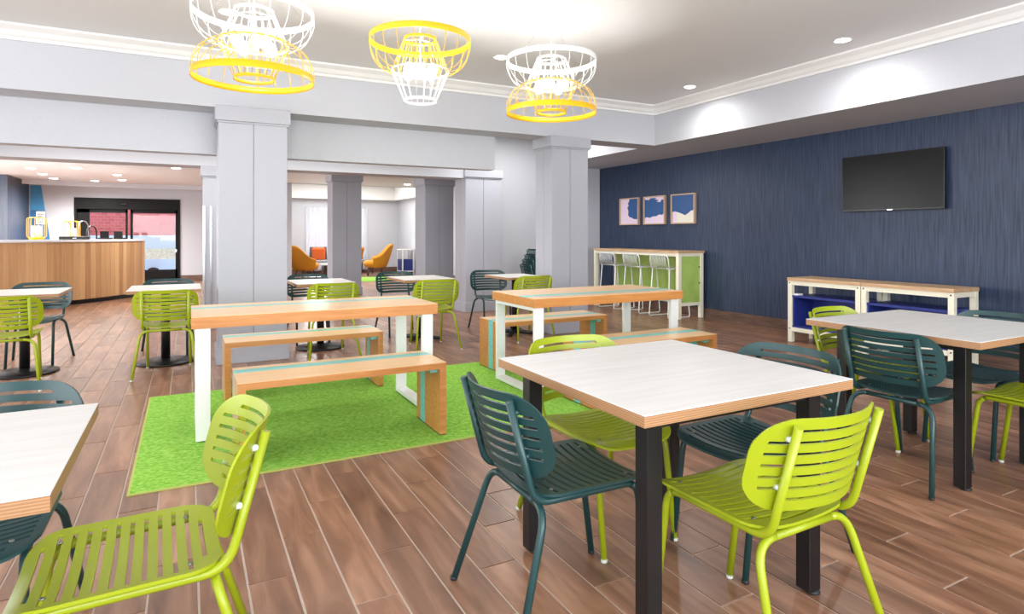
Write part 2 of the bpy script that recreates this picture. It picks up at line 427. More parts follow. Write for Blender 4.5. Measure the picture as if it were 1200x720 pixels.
def plank(mb, x0, y0, x1, y1):
    g = G / 2; c = 0.0015
    v_ = [(x0 + g, y0 + g, -0.006), (x1 - g, y0 + g, -0.006), (x1 - g, y1 - g, -0.006), (x0 + g, y1 - g, -0.006)]
    v_ += [(p[0], p[1], -c) for p in v_]
    v_ += [(x0 + g + c, y0 + g + c, 0), (x1 - g - c, y0 + g + c, 0), (x1 - g - c, y1 - g - c, 0), (x0 + g + c, y1 - g - c, 0)]
    f = [(8, 9, 10, 11)]
    for k in (0, 4):
        for j in range(4): f.append((k + j, k + (j + 1) % 4, k + 4 + (j + 1) % 4, k + 4 + j))
    mb.add(v_, f)


cells = []
for nn in range(-40, 41):
    x0 = 0.522 + PW * nn; off = 0.307 * (nn % 3)
    m0 = math.floor((-3 - 3.09 - off) / PL)
    yy = 3.09 + off + m0 * PL
    while yy < 21.5:
        cells.append((x0, max(yy, -3.05), min(yy + PL, 21.5))); yy += PL
vis = []
for c in cells:
    cx_, cy_ = c[0] + PW / 2, (c[1] + c[2]) / 2
    d = cx_ * Fx + cy_ * Fy; lt = cx_ * Rx + cy_ * Ry
    if d > 1.9 and abs(lt / d) < 0.86 and c[2] - c[1] > 0.9: vis.append((d, c))
vis.sort(key=lambda t: t[0]); near = set(c for d, c in vis[:300])
mb = MB(); plank(mb, -PW / 2, -PL / 2, PW / 2, PL / 2); pm = mb.mesh('plank', M['plank'])
rest = MB()
for c in cells:
    if c in near:
        o = D.objects.new('plank', pm); C.objects.link(o); o.parent = floor
        o.location = (c[0] + PW / 2, (c[1] + c[2]) / 2, 0)
    elif -6 < c[0] < 7.2: plank(rest, c[0], c[1], c[0] + PW, c[2])
o = rest.build('planking', M['plank'], floor, fix=False); o['kind'] = 'stuff'

# ------------------------------------------------------------------ columns


def column(x0, x1, y0, y1, ztop, zcap, m=None, plinth=0.165):
    """panelled square column: grooved boards, cap and plinth"""
    m = m or M['column']
    r = D.objects.new('column', None); C.objects.link(r); r['kind'] = 'structure'; r.location = ((x0 + x1) / 2, (y0 + y1) / 2, 0)
    hx, hy = (x1 - x0) / 2, (y1 - y0) / 2
    MB().box(-hx + 0.012, -hy + 0.012, 0, hx - 0.012, hy - 0.012, ztop).build('core', m, r)
    g = 0.004; e = 0.0135
    for fx in (0, 1):
        xa, xb = (-hx, -g) if fx == 0 else (g, hx)
        MB().box(xa, -hy, plinth, xb, -hy + e, zcap).build('panel', m, r, bevel=0.003)
        MB().box(xa, hy - e, plinth, xb, hy, zcap).build('panel', m, r, bevel=0.003)
        ya, yb = (-hy + e, -g) if fx == 0 else (g, hy - e)
        MB().box(-hx, ya, plinth, -hx + e, yb, zcap).build('panel', m, r, bevel=0.003)
        MB().box(hx - e, ya, plinth, hx, yb, zcap).build('panel', m, r, bevel=0.003)
    t = 0.03
    mb = MB(); mb.prism([(-hx - t, zcap), (hx + t, zcap), (hx + t, ztop), (-hx - t, ztop)], 'y', -hy - t, hy + t)
    mb.box(-hx - t * 0.5, -hy - t * 0.5, zcap - 0.02, hx + t * 0.5, hy + t * 0.5, zcap)
    mb.build('cap', m, r, bevel=0.004)
    MB().box(-hx - 0.02, -hy - 0.02, 0, hx + 0.02, hy + 0.02, plinth).build('plinth', m, r, bevel=0.006)
    return r


column(0.272, 0.927, 6.80, 7.22, ZS, 2.46)
column(4.215, 4.79, 6.83, 7.25, ZS, 2.47)
column(4.12, 4.78, 9.42, 9.88, 2.41, 2.28)
column(4.12, 4.72, 11.4, 12.0, 2.65, 2.29)
column(2.745, 3.37, 13.4, 13.95, 2.65, 2.47)
c6 = column(0.19, 0.85, 9.42, 9.88, 2.257, 2.12)
for x in (0.2, 0.285):
    MB().box(x - 0.245 - 0.29, -0.25, 0.2, x - 0.245 - 0.265, -0.226, 1.7).build('edge_strip', M['chrome'], c6)  # narrow chrome strips up the column's left edge

# ------------------------------------------------------------------ entrance door and what lies outside
r = D.objects.new('door_1', None); C.objects.link(r); r['kind'] = 'structure'; r.location = (-1.4, YD - 0.04, 0)
hw = 1.21
mb = MB().box(-hw, 0, 1.98, hw, 0.16, 2.28).box(-hw, 0, 0, -hw + 0.06, 0.16, 1.98).box(hw - 0.06, 0, 0, hw, 0.16, 1.98)
mb.build('frame', M['doorblack'], r, bevel=0.006)
MB().box(-0.2, -0.05, 2.1, -0.05, 0, 2.15).build('sensor', M['bezel'], r, bevel=0.01)
for (xa, xb) in [(-hw + 0.06, -0.03), (0.03, hw - 0.06)]:
    lw = 0.27 if xa < -1 else 0.06
    mb = MB().box(xa, 0.05, 0.02, xa + lw, 0.1, 1.98).box(xb - 0.05, 0.05, 0.02, xb, 0.1, 1.98).box(xa, 0.05, 0.02, xb, 0.1, 0.34).box(xa, 0.05, 1.89, xb, 0.1, 1.98)
    lf = mb.build('door_leaf', M['doorblack'], r)
    MB().box(xa + lw, 0.07, 0.34, xb - 0.05, 0.08, 1.89).build('pane', M['glass'], lf)
MB().box(hw - 0.11, 0.03, 0.82, hw - 0.08, 0.05, 0.9).build('lock', M['chrome'], r)
sbox('ground_outside', M['concrete'], -12, 19.6, -0.25, 12, 40, -0.03)
sbox('retaining_wall', M['concrete'], -12, 24.8, -0.03, 8, 25.0, 0.44)
mb = MB().prism([(25.0, -0.02), (26.6, -0.02), (26.6, 0.78), (25.0, 0.42)], 'x', -12, 8); o = mb.build('gravel_bed', M['gravel']); tag(o, 'tan gravel bank between the pale kerbs outside the entrance', 'gravel', kind='stuff')
sbox('retaining_wall_upper', M['concrete'], -12, 26.6, 0, 8, 27.4, 1.28)
sbox('wall_outside_brick', M['brick'], -12, 28.2, 0, 8, 28.5, 5.5)
st = tag(MB().lathe([(0.16, 0), (0.2, 0.05), (0.15, 0.16), (0.05, 0.2), (0, 0.2)], 10).build('rock', M['doorblack']), 'small dark rock on the pavement seen low through the entrance glass', 'rock')
st.location = (-1.35, 26.85, 1.28); st.location = (-1.05, 24.5, -0.03)

# ------------------------------------------------------------------ cafe chairs


def slotted(mb, rows, cols, hole, pos, nrm, th):
    """double-skinned sheet on a grid with some cells left open"""
    R, K = len(rows), len(cols)
    A = [[pos(u, v_) for u in cols] for v_ in rows]; B = [[A[i][j] - nrm(cols[j], rows[i]) * th for j in range(K)] for i in range(R)]
    o = len(mb.v)
    for i in range(R):
        for j in range(K): mb.v.append(tuple(A[i][j]))
    for i in range(R):
        for j in range(K): mb.v.append(tuple(B[i][j]))
    ia = lambda i, j: o + i * K + j
    ib = lambda i, j: o + R * K + i * K + j
    ok = lambda i, j: 0 <= i < R - 1 and 0 <= j < K - 1 and not hole((cols[j] + cols[j + 1]) / 2, (rows[i] + rows[i + 1]) / 2)

    def add(*f): mb.f.append(f); mb.sm.append(True)
    for i in range(R - 1):
        for j in range(K - 1):
            if not ok(i, j): continue
            add(ia(i, j), ia(i, j + 1), ia(i + 1, j + 1), ia(i + 1, j)); add(ib(i, j), ib(i + 1, j), ib(i + 1, j + 1), ib(i, j + 1))
            for (di, dj, p, q) in [(-1, 0, (i, j), (i, j + 1)), (1, 0, (i + 1, j + 1), (i + 1, j)), (0, -1, (i + 1, j), (i, j)), (0, 1, (i, j + 1), (i + 1, j + 1))]:
                if not ok(i + di, j + dj):
                    k0 = len(mb.v); mb.v += [mb.v[ia(*q)], mb.v[ia(*p)], mb.v[ib(*p)], mb.v[ib(*q)]]
                    mb.f.append((k0, k0 + 1, k0 + 2, k0 + 3)); mb.sm.append(False)


def rounded_half(v_, L, W, r):
    """half width at fraction v of length L, corner radius r"""
    s_ = min(v_, 1 - v_) * L
    if s_ >= r: return W
    return W - r + math.sqrt(max(0, r * r - (r - s_) ** 2))


SEAT_L, SEAT_W = 0.455, 0.218
BK_L, BK_W = 0.29, 0.265
seat_c = [0.085 + 0.83 * i / 11 for i in range(12)]
back_c = [0.13 + 0.74 * i / 6 for i in range(7)]
cols = [-1, -0.96, -0.88, -0.7, -0.58, -0.42, -0.28, -0.14, 0, 0.14, 0.28, 0.42, 0.58, 0.7, 0.88, 0.96, 1]


def ypost(z): return -0.232 - 0.085 * (z - 0.46) / 0.32


def make_chair(name, m, foot, spacer):
    t = D.objects.new(name, None); C.objects.link(t); t['category'] = 'chair'; t.empty_display_size = 0.1
    hs_ = 0.0125
    rows = sorted(set([0, 0.008, 0.03, 0.055, 0.945, 0.97, 0.992, 1] + [c - hs_ for c in seat_c] + [c + hs_ for c in seat_c]))

    def spos(u, v_):
        wv = rounded_half(v_, SEAT_L, SEAT_W, 0.085); x = wv * u
        z = 0.450 + 0.021 * (x / SEAT_W) ** 2 - 0.016 * max(0, (v_ - 0.86) / 0.14) ** 2 + 0.006 * max(0, (0.15 - v_) / 0.15) ** 2
        return Vector((x, -0.215 + SEAT_L * v_, z))

    def hole(u, v_):
        for i, c in enumerate(seat_c):
            if abs(v_ - c) < hs_ * 0.99: return abs(u) < (0.58 if i in (0,) else 0.7 if i == 11 else 0.88)
        return False
    mb = MB(); slotted(mb, rows, cols, hole, spos, lambda u, v_: Vector((0, 0, 1)), 0.009)
    seat = mb.build('seat', m, t, fix=False)
    sm = MB()
    for (x, yv) in [(-0.15, 0.165), (0.15, 0.165), (-0.15, 0.835), (0.15, 0.835)]:
        p = spos(x / SEAT_W, yv); sm.lathe([(0, 0.003), (0.006, 0.003), (0.0075, 0)][::-1], 8, (p.x, p.y + 0.0, p.z))
    sm.build('screw', M['screw'], seat)['kind'] = 'stuff'
    # backrest
    hb = 0.019
    rows = sorted(set([0, 0.01, 0.04, 0.08, 0.92, 0.96, 0.99, 1] + [c - hb for c in back_c] + [c + hb for c in back_c]))

    def bpos(u, v_):
        wv = rounded_half(v_, BK_L, BK_W, 0.105); x = wv * u; z = 0.525 + BK_L * v_ * 0.965
        return Vector((x, ypost(z) + 0.030 + 0.105 * ((x / BK_W) ** 2 - 0.51), z))

    def bn(u, v_):
        x = rounded_half(v_, BK_L, BK_W, 0.105) * u
        return Vector((-2 * 0.105 * x / BK_W ** 2, 1, 0.25)).normalized()

    def bhole(u, v_):
        for i, c in enumerate(back_c):
            if abs(v_ - c) < hb * 0.99: return abs(u) < (0.70 if i in (0, 6) else 0.88)
        return False
    mb = MB(); slotted(mb, rows, cols, bhole, bpos, bn, 0.007); bk = mb.build('backrest', m, t, fix=False)
    for x in (-0.187, 0.187):
        for z in (0.60, 0.745): MB().tube([(x, ypost(z) + 0.008, z), (x, ypost(z) + 0.0245, z)], 0.009, 8).build('spacer', spacer, bk)
    R_ = 0.0128
    for s_ in (-1, 1):
        top = Vector((s_ * 0.187, ypost(0.785), 0.785))
        path = fillet([top, (s_ * 0.187, -0.226, 0.442), (s_ * 0.182, 0.188, 0.44), (s_ * 0.186, 0.248, 0.0)], 0.06, 6)
        # split after the front bend's start: rail carries post and side bar, leg carries the bend and shaft
        k = max(i for i, p in enumerate(path) if p.y < 0.16) if any(p.y < 0.16 for p in path) else 8
        MB().tube(path[:k + 2], R_, 10).build('side_frame', m, t)
        lg = MB().tube(path[k + 1:], R_, 10).build('leg', m, t)
        MB().lathe([(0.0125, 0), (0.0135, 0.002), (0.0135, 0.014), (0.0, 0.014)], 10, (s_ * 0.186, 0.247, 0)).build('foot_cap', foot, lg)
    pr = fillet([(-0.262, -0.328, 0), (-0.205, -0.196, 0.425), (0.205, -0.196, 0.425), (0.262, -0.328, 0)], 0.075, 6)
    i0 = 7; i1 = len(pr) - 8
    l1 = MB().tube(pr[:i0 + 1], R_, 10).build('leg', m, t)
    MB().tube(pr[i0:i1 + 1], R_, 10).build('rear_crossbar', m, t)
    l2 = MB().tube(pr[i1:], R_, 10).build('leg', m, t)
    for lg, x in ((l1, -0.262), (l2, 0.262)):
        MB().lathe([(0.0125, 0), (0.0135, 0.002), (0.0135, 0.014), (0.0, 0.014)], 10, (x, -0.327, 0)).build('foot_cap', foot, lg)
    return t


LIME = make_chair('cafe_chair', M['lime'], M['rubber'], M['spacer'])
TEAL = make_chair('cafe_chair', M['teal'], M['rubberdark'], M['teal'])
used = {}
RUG_T = 0.008


def chair(kind, x, y, deg, label, z=0, pitch=0, group=None):
    """deg: heading of the chair's front, 0 = +Y, counter-clockwise"""
    p = LIME if kind == 'lime' else TEAL
    group = group or ('lime green slotted metal chairs' if kind == 'lime' else 'dark teal slotted metal chairs')
    if kind not in used:
        used[kind] = 1; o = p; o.location = (x, y, z); o.rotation_euler = (0, 0, math.radians(deg)); tag(o, label, 'chair', group)
    else: o = dup(p, (x, y, z), math.radians(deg), label, group)
    if pitch: o.rotation_euler = (pitch, 0, math.radians(deg))
    return o


# around the near white table
chair('lime', 1.645, 1.42, 1, 'lime green metal chair at the near white table, slotted back towards the viewer')
chair('teal', 1.215, 1.885, -91, 'dark teal metal chair on the rug side of the near white table, seen from behind')
chair('lime', 1.655, 2.23, 180, 'lime chair on the far side of the near white table, mostly hidden by the tabletop')
chair('teal', 2.09, 1.81, 92, 'dark teal chair at the near white table facing the dark teal chair opposite')
# around the table by the low shelves
chair('teal', 3.56, 1.965, -88, 'dark teal chair at the white table before the low shelves, seen from behind')
chair('lime', 3.94, 2.41, 183, 'lime chair between the low shelves and the white table, only its back top showing')
chair('teal', 4.35, 2.0, 90, 'dark teal chair on the wall side of the white table before the low shelves')
chair('lime', 3.95, 1.54, 0, 'lime chair cut by the photo edge at the white table before the low shelves')
# left table
chair('lime', -0.14, 1.925, 92, 'large lime green chair by the left table corner, whole slotted seat visible')
chair('teal', -0.58, 2.31, 180, 'dark teal chair behind the left table corner with its seat under the tabletop')
# cafe row
chair('lime', -1.36, 6.66, 2, 'lime chair at the leftmost small table by the wooden counter')
chair('teal', -1.36, 7.73, 178, 'dark teal chair behind the leftmost small table, against the wooden counter')
chair('lime', -0.17, 6.70, -2, 'lime chair at the small table left of the tall grey column')
chair('teal', -0.19, 7.69, 180, 'dark teal chair behind the small table left of the tall grey column, nearly hidden')
chair('lime', 1.37, 6.83, -1, 'lime chair at the small table just right of the tall grey column')
chair('teal', 1.33, 7.78, 178, 'dark teal chair behind the small table just right of the tall grey column')
chair('lime', 2.52, 6.76, -5, 'lime chair at the small table in front of the lounge opening')
chair('teal', 2.46, 7.79, 176, 'dark teal chair behind the small table in front of the lounge opening')
chair('lime', 3.80, 6.80, -2, 'lime chair between the right communal table and the grey column, at a small table')
chair('teal', 3.70, 7.53, 170, 'dark teal chair before the plain grey wall column at the rightmost small table')
# stack leaning beside the right column
for i in range(4):
    chair('teal', 5.49 + 0.045 * i, 9.25, -90, ['dark teal chair at the bottom of the stack behind the right column', 'second dark teal chair up in the stack behind the right column',
          'third dark teal chair up in the stack behind the right column', 'topmost dark teal chair of the stack behind the right column'][i], z=0.085 * i, group='stacked dark teal chairs')

# ------------------------------------------------------------------ square tables


def square_table(x0, x1, y0, y1, z, inset, label, lg=0.06, ix=0):
    cx_, cy_ = (x0 + x1) / 2, (y0 + y1) / 2; hx, hy = (x1 - x0) / 2, (y1 - y0) / 2
    t = thing('square_table', label, 'table', (cx_, cy_, 0), 0, 'white topped square tables')
    tp = MB().box(-hx, -hy, z - 0.037, hx, hy, z - 0.003).build('tabletop', M['ply'], t, bevel=0.0015)
    MB().box(-hx + 0.0005, -hy + 0.0005, z - 0.003, hx - 0.0005, hy - 0.0005, z).build('laminate', M['laminate'], tp)
    for sx in (-1, 1):
        for sy in (-1, 1):
            x, y_ = sx * (hx - inset - ix - lg / 2), sy * (hy - inset - lg / 2)
            l_ = MB().cbox(x - lg / 2, y_ - lg / 2, 0.012, x + lg / 2, y_ + lg / 2, z - 0.037, 0.003).build('leg', M['black'], t)
            MB().lathe([(0.026, 0), (0.028, 0.004), (0.022, 0.012), (0, 0.012)], 14, (x + 0.01, y_ - 0.01, 0)).build('glide', M['rubberdark'], l_)
    fr_ = MB()
    e = inset + lg
    fr_.box(-hx + e + ix, -hy + inset + 0.015, z - 0.08, hx - e - ix, -hy + inset + 0.04, z - 0.037).box(-hx + e + ix, hy - inset - 0.04, z - 0.08, hx - e - ix, hy - inset - 0.015, z - 0.037)
    fr_.box(-hx + inset + ix + 0.015, -hy + e, z - 0.08, -hx + inset + ix + 0.04, hy - e, z - 0.037).box(hx - inset - ix - 0.04, -hy + e, z - 0.08, hx - inset - ix - 0.015, hy - e, z - 0.037)
    fr_.build('apron', M['black'], t)
    return t


square_table(1.156, 2.118, 1.368, 2.30, 0.79, 0.075, 'near white square table with black legs, four chairs around it')
square_table(3.37, 4.36, 1.54, 2.48, 0.79, 0.12, 'white square table with black legs in front of the low shelves')
square_table(-1.9, -0.243, 1.515, 2.265, 0.79, 0.12, 'white table corner reaching in above the large lime chair', ix=0.56)

# ------------------------------------------------------------------ cafe tables on pedestals


def cafe_table(x, y_, label, cross=False, sx=0.32, sy=0.37):
    t = thing('cafe_table', label, 'table', (x, y_, 0), 0, 'small pedestal tables in a row')
    z = 0.77
    tp = MB().box(-sx, -sy, z - 0.032, sx, sy, z - 0.003).build('tabletop', M['ply'], t)
    MB().box(-sx + 0.0005, -sy + 0.0005, z - 0.003, sx - 0.0005, sy - 0.0005, z).build('laminate', M['laminate'], tp)
    MB().tube([(0, 0, 0.015), (0, 0, z - 0.032)], 0.042, 16).build('pedestal', M['black'], t)
    MB().box(-0.2, -0.025, z - 0.06, 0.2, 0.025, z - 0.032).build('bracket', M['black'], t)
    if cross:
        mb = MB()
        for a in (PI / 4, 3 * PI / 4):
            c_, s_ = math.cos(a) * 0.28, math.sin(a) * 0.28
            mb.tube([(-c_, -s_, 0.022), (0, 0, 0.04), (c_, s_, 0.022)], [0.02, 0.03, 0.02], 8)
        mb.build('cross_base', M['black'], t)
    else:
        MB().lathe([(0.255, 0), (0.27, 0.008), (0.265, 0.02), (0.12, 0.032), (0.05, 0.05), (0.0, 0.05)], 40).build('round_base', M['black'], t)


cafe_table(-1.36, 7.25, 'leftmost small white table on a round black base near the wooden counter')
cafe_table(-0.2, 7.2, 'small white table on a round black base left of the tall grey column')
cafe_table(1.36, 7.3, 'small white table on a round black base right of the tall grey column')
cafe_table(2.58, 7.32, 'small white table in front of the lounge opening', True)
cafe_table(3.81, 7.1, 'rightmost small white table, on a black cross base by the grey columns', True, 0.28, 0.34)

# ------------------------------------------------------------------ rug, communal tables, benches
rg = thing('rug', 'bright green rug under the two oak communal tables', 'rug', (0, 0, 0))
MB().box(-0.258, 3.606, 0, 4.088, 5.668, RUG_T).build('pile', M['rug'], rg)
MB().box(-0.27, 3.594, 0, 4.1, 3.606, 0.007).box(-0.27, 5.668, 0, 4.1, 5.68, 0.007).box(-0.27, 3.606, 0, -0.258, 5.668, 0.007).box(4.088, 3.606, 0, 4.1, 5.668, 0.007).build('binding', M['rugedge'], rg)


def strips(mbs, y0, y1, s0, s1, fn):
    """split a depth into front oak, inlay and back oak pieces"""
    return [('board', fn(y0, s0), mbs[0]), ('inlay_strip', fn(s0, s1), mbs[1]), ('board', fn(s1, y1), mbs[0])]


def communal_table(x0, x1, y0, y1, s0, s1, label):
    z = 0.80; t = thing('communal_table', label, 'table', ((x0 + x1) / 2, (y0 + y1) / 2, RUG_T), 0, 'long oak communal tables')
    hx, hy = (x1 - x0) / 2, (y1 - y0) / 2; z -= RUG_T; th = 0.075
    MB().box(-hx, -hy, z - th, hx, hy, z - 0.004).build('tabletop', M['oak'], t, bevel=0.0015)
    for nm, a, b_, m in (('board', -hy, s0, M['oaksheen']), ('inlay_strip', s0, s1, M['inlay']), ('board', s1, hy, M['oaksheen'])):
        MB().box(-hx + 0.0008, a + 0.0008, z - 0.0045, hx - 0.0008, b_ - 0.0004, z).build(nm, m, t)
    for s_ in (-1, 1):
        xa = s_ * (hx - 0.065); b0, b1 = xa - 0.041, xa + 0.041
        y2, y3 = -hy + 0.04, hy - 0.02; w_ = 0.03
        l_ = MB().box(b0, y2, 0.008, b1, y2 + w_, z - th).box(b0, y3 - w_, 0.008, b1, y3, z - th).box(b0, y2 + w_, 0.008, b1, y3 - w_, 0.008 + w_).box(b0, y2 + w_, z - th - w_, b1, y3 - w_, z - th)
        l_ = l_.build('loop_leg', M['whitesteel'], t)
        for y_ in (y2 + 0.03, y3 - 0.03):
            MB().lathe([(0.016, 0), (0.018, 0.008), (0, 0.008)], 10, (xa, y_, 0)).build('glide', M['rubberdark'], l_)


communal_table(0.02, 1.632, 4.245, 4.955, 0.10, 0.20, 'left oak communal table with white loop legs on the green rug')
communal_table(2.425, 3.985, 4.185, 4.95, -0.235, -0.105, 'right oak communal table with white loop legs, nearer the bar stools')


def bench(x0, x1, y0, y1, s0, s1, label, z=0.48):
    t = thing('bench', label, 'bench', ((x0 + x1) / 2, (y0 + y1) / 2, RUG_T), 0, 'oak waterfall benches')
    hx, hy = (x1 - x0) / 2, (y1 - y0) / 2; th = 0.042; z -= RUG_T
    for nm, a, b_, m in (('board', -hy, s0, None), ('inlay_strip', s0, s1, M['inlay']), ('board', s1, hy, None)):
        g = 0.0005
        MB().box(-hx, a + g, z - th, hx, b_ - g, z - 0.004).build(nm, m or M['oak'], t)
        MB().box(-hx, a + g, z - 0.004, hx, b_ - g, z).build(nm, m or M['oaksheen'], t)
        for s_ in (-1, 1):
            xa, xb = (-hx, -hx + th) if s_ < 0 else (hx - th, hx)
            MB().box(xa, a + g, 0.006, xb, b_ - g, z - th).build('leg_' + nm, m or M['oak'], t)
    MB().box(hx - th - 0.05, -hy + 0.05, z - th - 0.03, hx - th, hy - 0.1, z - th).build('corner_block', M['inlay'], t)
    MB().box(-hx, -hy + 0.004, 0, -hx + th, hy - 0.004, 0.006).box(hx - th, -hy + 0.004, 0, hx, hy - 0.004, 0.006).build('foot_pad', M['rubberdark'], t)


bench(0.245, 1.485, 3.71, 4.165, 0.06, 0.155, 'oak bench with aqua stripe in front of the left communal table')
bench(0.252, 1.48, 5.148, 5.575, 0.06, 0.15, 'oak bench with aqua stripe behind the left communal table')
bench(2.585, 3.83, 5.12, 5.56, -0.075, 0.02, 'oak bench behind the right communal table, next to a grey column')
bench(2.655, 3.90, 3.70, 4.13, -0.03, 0.06, 'oak bench in front of the right communal table, beyond the near white table')

# ------------------------------------------------------------------ bar counter with stools on the blue wall
b_ = thing('bar_console', 'tall cream framed bar with green back panels against the blue wall', 'console', (6.93, 8.20, 0))
bx0, bx1, by0, by1, bz = -0.27, 0.25, -1.11, 1.11, 1.055
MB().box(bx0 - 0.01, by0 - 0.01, bz - 0.035, bx1 + 0.02, by1 + 0.01, bz).build('worktop', M['palewood'], b_, bevel=0.003)
for x in (bx0, bx1 - 0.06):
    for y_ in (by0, by1 - 0.06):
        MB().box(x, y_, 0, x + 0.06, y_ + 0.06, bz - 0.035).build('leg', M['cream'], b_, bevel=0.003)
for x in (bx0 + 0.01, bx1 - 0.05):
    MB().box(x, by0 + 0.06, bz - 0.085, x + 0.04, by1 - 0.06, bz - 0.035).build('rail', M['cream'], b_)
for y_ in (by0 + 0.01, by1 - 0.05):
    MB().box(bx0 + 0.06, y_, bz - 0.085, bx1 - 0.06, y_ + 0.04, bz - 0.035).build('rail', M['cream'], b_)
    MB().box(bx0 + 0.06, y_, 0.2, bx1 - 0.06, y_ + 0.04, 0.25).build('rail', M['cream'], b_)
MB().box(bx1 - 0.05, by0 + 0.06, 0.2, bx1 - 0.01, by1 - 0.06, 0.25).build('rail', M['cream'], b_)
for (ya, yb) in ((by0 + 0.06, -0.5), (-0.495, 0.1), (0.105, by1 - 0.06)):
    MB().box(bx1 - 0.035, ya, 0.25, bx1 - 0.018, yb, bz - 0.085).build('panel', M['green_panel'], b_)
MB().box(bx0 + 0.06, by0 + 0.022, 0.25, bx1 - 0.06, by0 + 0.036, bz - 0.085).build('panel', M['green_panel'], b_)
mb = MB()
for z in (0.55, 0.8): mb.tube([(bx1 - 0.075, by0 + 0.014, z), (bx1 - 0.075, by0 + 0.024, z)], 0.012, 8)
mb.build('bolt', M['rubberdark'], b_)


def make_stool():
    t = D.objects.new('bar_stool', None); C.objects.link(t); t['category'] = 'stool'
    r_ = 0.0085; m = M['whitesteel']   # front = +y
    for s_ in (-1, 1):
        x = s_ * 0.21
        # sled runner: back leg, floor bar, front leg
        MB().tube(fillet([(x * 0.93, -0.17, 0.765), (x * 1.04, -0.225, r_), (x * 1.04, 0.225, r_), (x * 0.93, 0.17, 0.765)], 0.035, 5), r_, 8).build('runner_leg', m, t)
    MB().tube([(-0.205, 0.2, 0.3), (0.205, 0.2, 0.3)], r_, 8).build('footrest', m, t)
    MB().tube([(-0.2, -0.19, 0.3), (0.2, -0.19, 0.3)], r_ * 0.8, 8).build('stretcher', m, t)
    fr_ = MB().tube(fillet([(-0.2, -0.19, 0.77), (0.2, -0.19, 0.77), (0.2, 0.19, 0.77), (-0.2, 0.19, 0.77), (-0.2, -0.19, 0.77)], 0.04, 4)[1:-1], r_, 8, closed=True).build('seat_frame', m, t)
    mb = MB()
    for i in range(13): x = -0.18 + 0.03 * i; mb.tube([(x, -0.188, 0.772), (x, -0.1, 0.764), (x, 0.1, 0.764), (x, 0.188, 0.772)], 0.0036, 6)
    o = mb.build('seat_wires', m, t); o['kind'] = 'stuff'
    # curved wire back
    top = fillet([(-0.205, -0.185, 0.765), (-0.215, -0.225, 0.985), (0.215, -0.225, 0.985), (0.205, -0.185, 0.765)], 0.07, 6)
    MB().tube(top, r_, 8).build('back_frame', m, t)
    mb = MB()
    for i in range(13): x = -0.17 + 0.34 * i / 12; mb.tube([(x, -0.19, 0.772), (x, -0.235 - 0.01 * math.cos(x * 8), 0.87), (x, -0.225, 0.983)], 0.0036, 6)
    o = mb.build('back_wires', m, t); o['kind'] = 'stuff'
    return t


s0_ = make_stool(); s0_.location = (6.79, 7.44, 0); s0_.rotation_euler = (0, 0, -PI / 2)
tag(s0_, 'white wire bar stool at the end of the bar nearest the television', 'stool', 'white wire bar stools')
dup(s0_, (6.79, 8.13, 0), -PI / 2, 'middle white wire bar stool of the three at the bar')
dup(s0_, (6.79, 8.80, 0), -PI / 2, 'white wire bar stool closest to the right grey column')

# ------------------------------------------------------------------ low shelf consoles


def low_shelf(y0, y1, label):
    t = thing('low_shelf', label, 'shelf', (6.735, (y0 + y1) / 2, 0), 0, 'low cream framed shelf units')
    h_ = (y1 - y0) / 2; x0, x1 = -0.225, 0.225; z = 0.785
    MB().box(x0 - 0.008, -h_, z - 0.04, x1 + 0.008, h_, z).build('top', M['palewood'], t, bevel=0.002)
    for x in (x0, x1 - 0.055):
        for y_ in (-h_ + 0.003, h_ - 0.058):
            l_ = MB().box(x, y_, 0, x + 0.055, y_ + 0.055, z - 0.04).build('leg', M['cream'], t, bevel=0.002)
            if x == x0:
                b2 = MB()
                for zz in (z - 0.065, 0.165): b2.tube([(x - 0.003, y_ + 0.028, zz), (x + 0.003, y_ + 0.028, zz)], 0.008, 8)
                b2.build('bolt', M['rubberdark'], l_)
        MB().box(x + 0.008, -h_ + 0.058, z - 0.09, x + 0.047, h_ - 0.058, z - 0.04).build('rail', M['cream'], t)
        MB().box(x + 0.008, -h_ + 0.058, 0.13, x + 0.047, h_ - 0.058, 0.18).build('rail', M['cream'], t)
    for y_ in (-h_ + 0.01, h_ - 0.05):
        MB().box(x0 + 0.055, y_, z - 0.09, x1 - 0.055, y_ + 0.04, z - 0.04).build('rail', M['cream'], t)
        MB().box(x0 + 0.055, y_, 0.13, x1 - 0.055, y_ + 0.04, 0.18).build('rail', M['cream'], t)
    ya, yb = -h_ + 0.06, h_ - 0.06
    MB().box(x0 + 0.01, ya, 0.545, x1 - 0.01, yb, 0.57).build('shelf_board', M['navy_shelf'], t)
    MB().box(x0 + 0.01, ya, 0.18, x1 - 0.01, yb, 0.2).build('shelf_board', M['navy_shelf'], t)
    MB().box(x0 + 0.02, ya, 0.2, x1 - 0.06, ya + 0.018, 0.545).build('side_panel', M['navy_shelf'], t)
    MB().box(x0 + 0.02, yb - 0.018, 0.2, x1 - 0.06, yb, 0.545).build('side_panel', M['navy_shelf'], t)
    MB().box(x1 - 0.07, ya + 0.018, 0.2, x1 - 0.058, yb - 0.018, 0.545).build('back_panel', M['navy_shelf'], t)


low_shelf(4.125, 5.045, 'low cream and navy shelf unit nearer the bar, pale wood top')
low_shelf(3.195, 4.12, 'low cream and navy shelf unit right below the television, pale wood top')
cp = tag(MB().box(-0.05, -0.03, 0, 0.05, 0.03, 0.02).build('cardboard_pad', M['paper'], bevel=0.003), 'small white pad at the left end of the low navy shelf', 'pad')
cp.location = (6.57, 4.94, 0.5705)

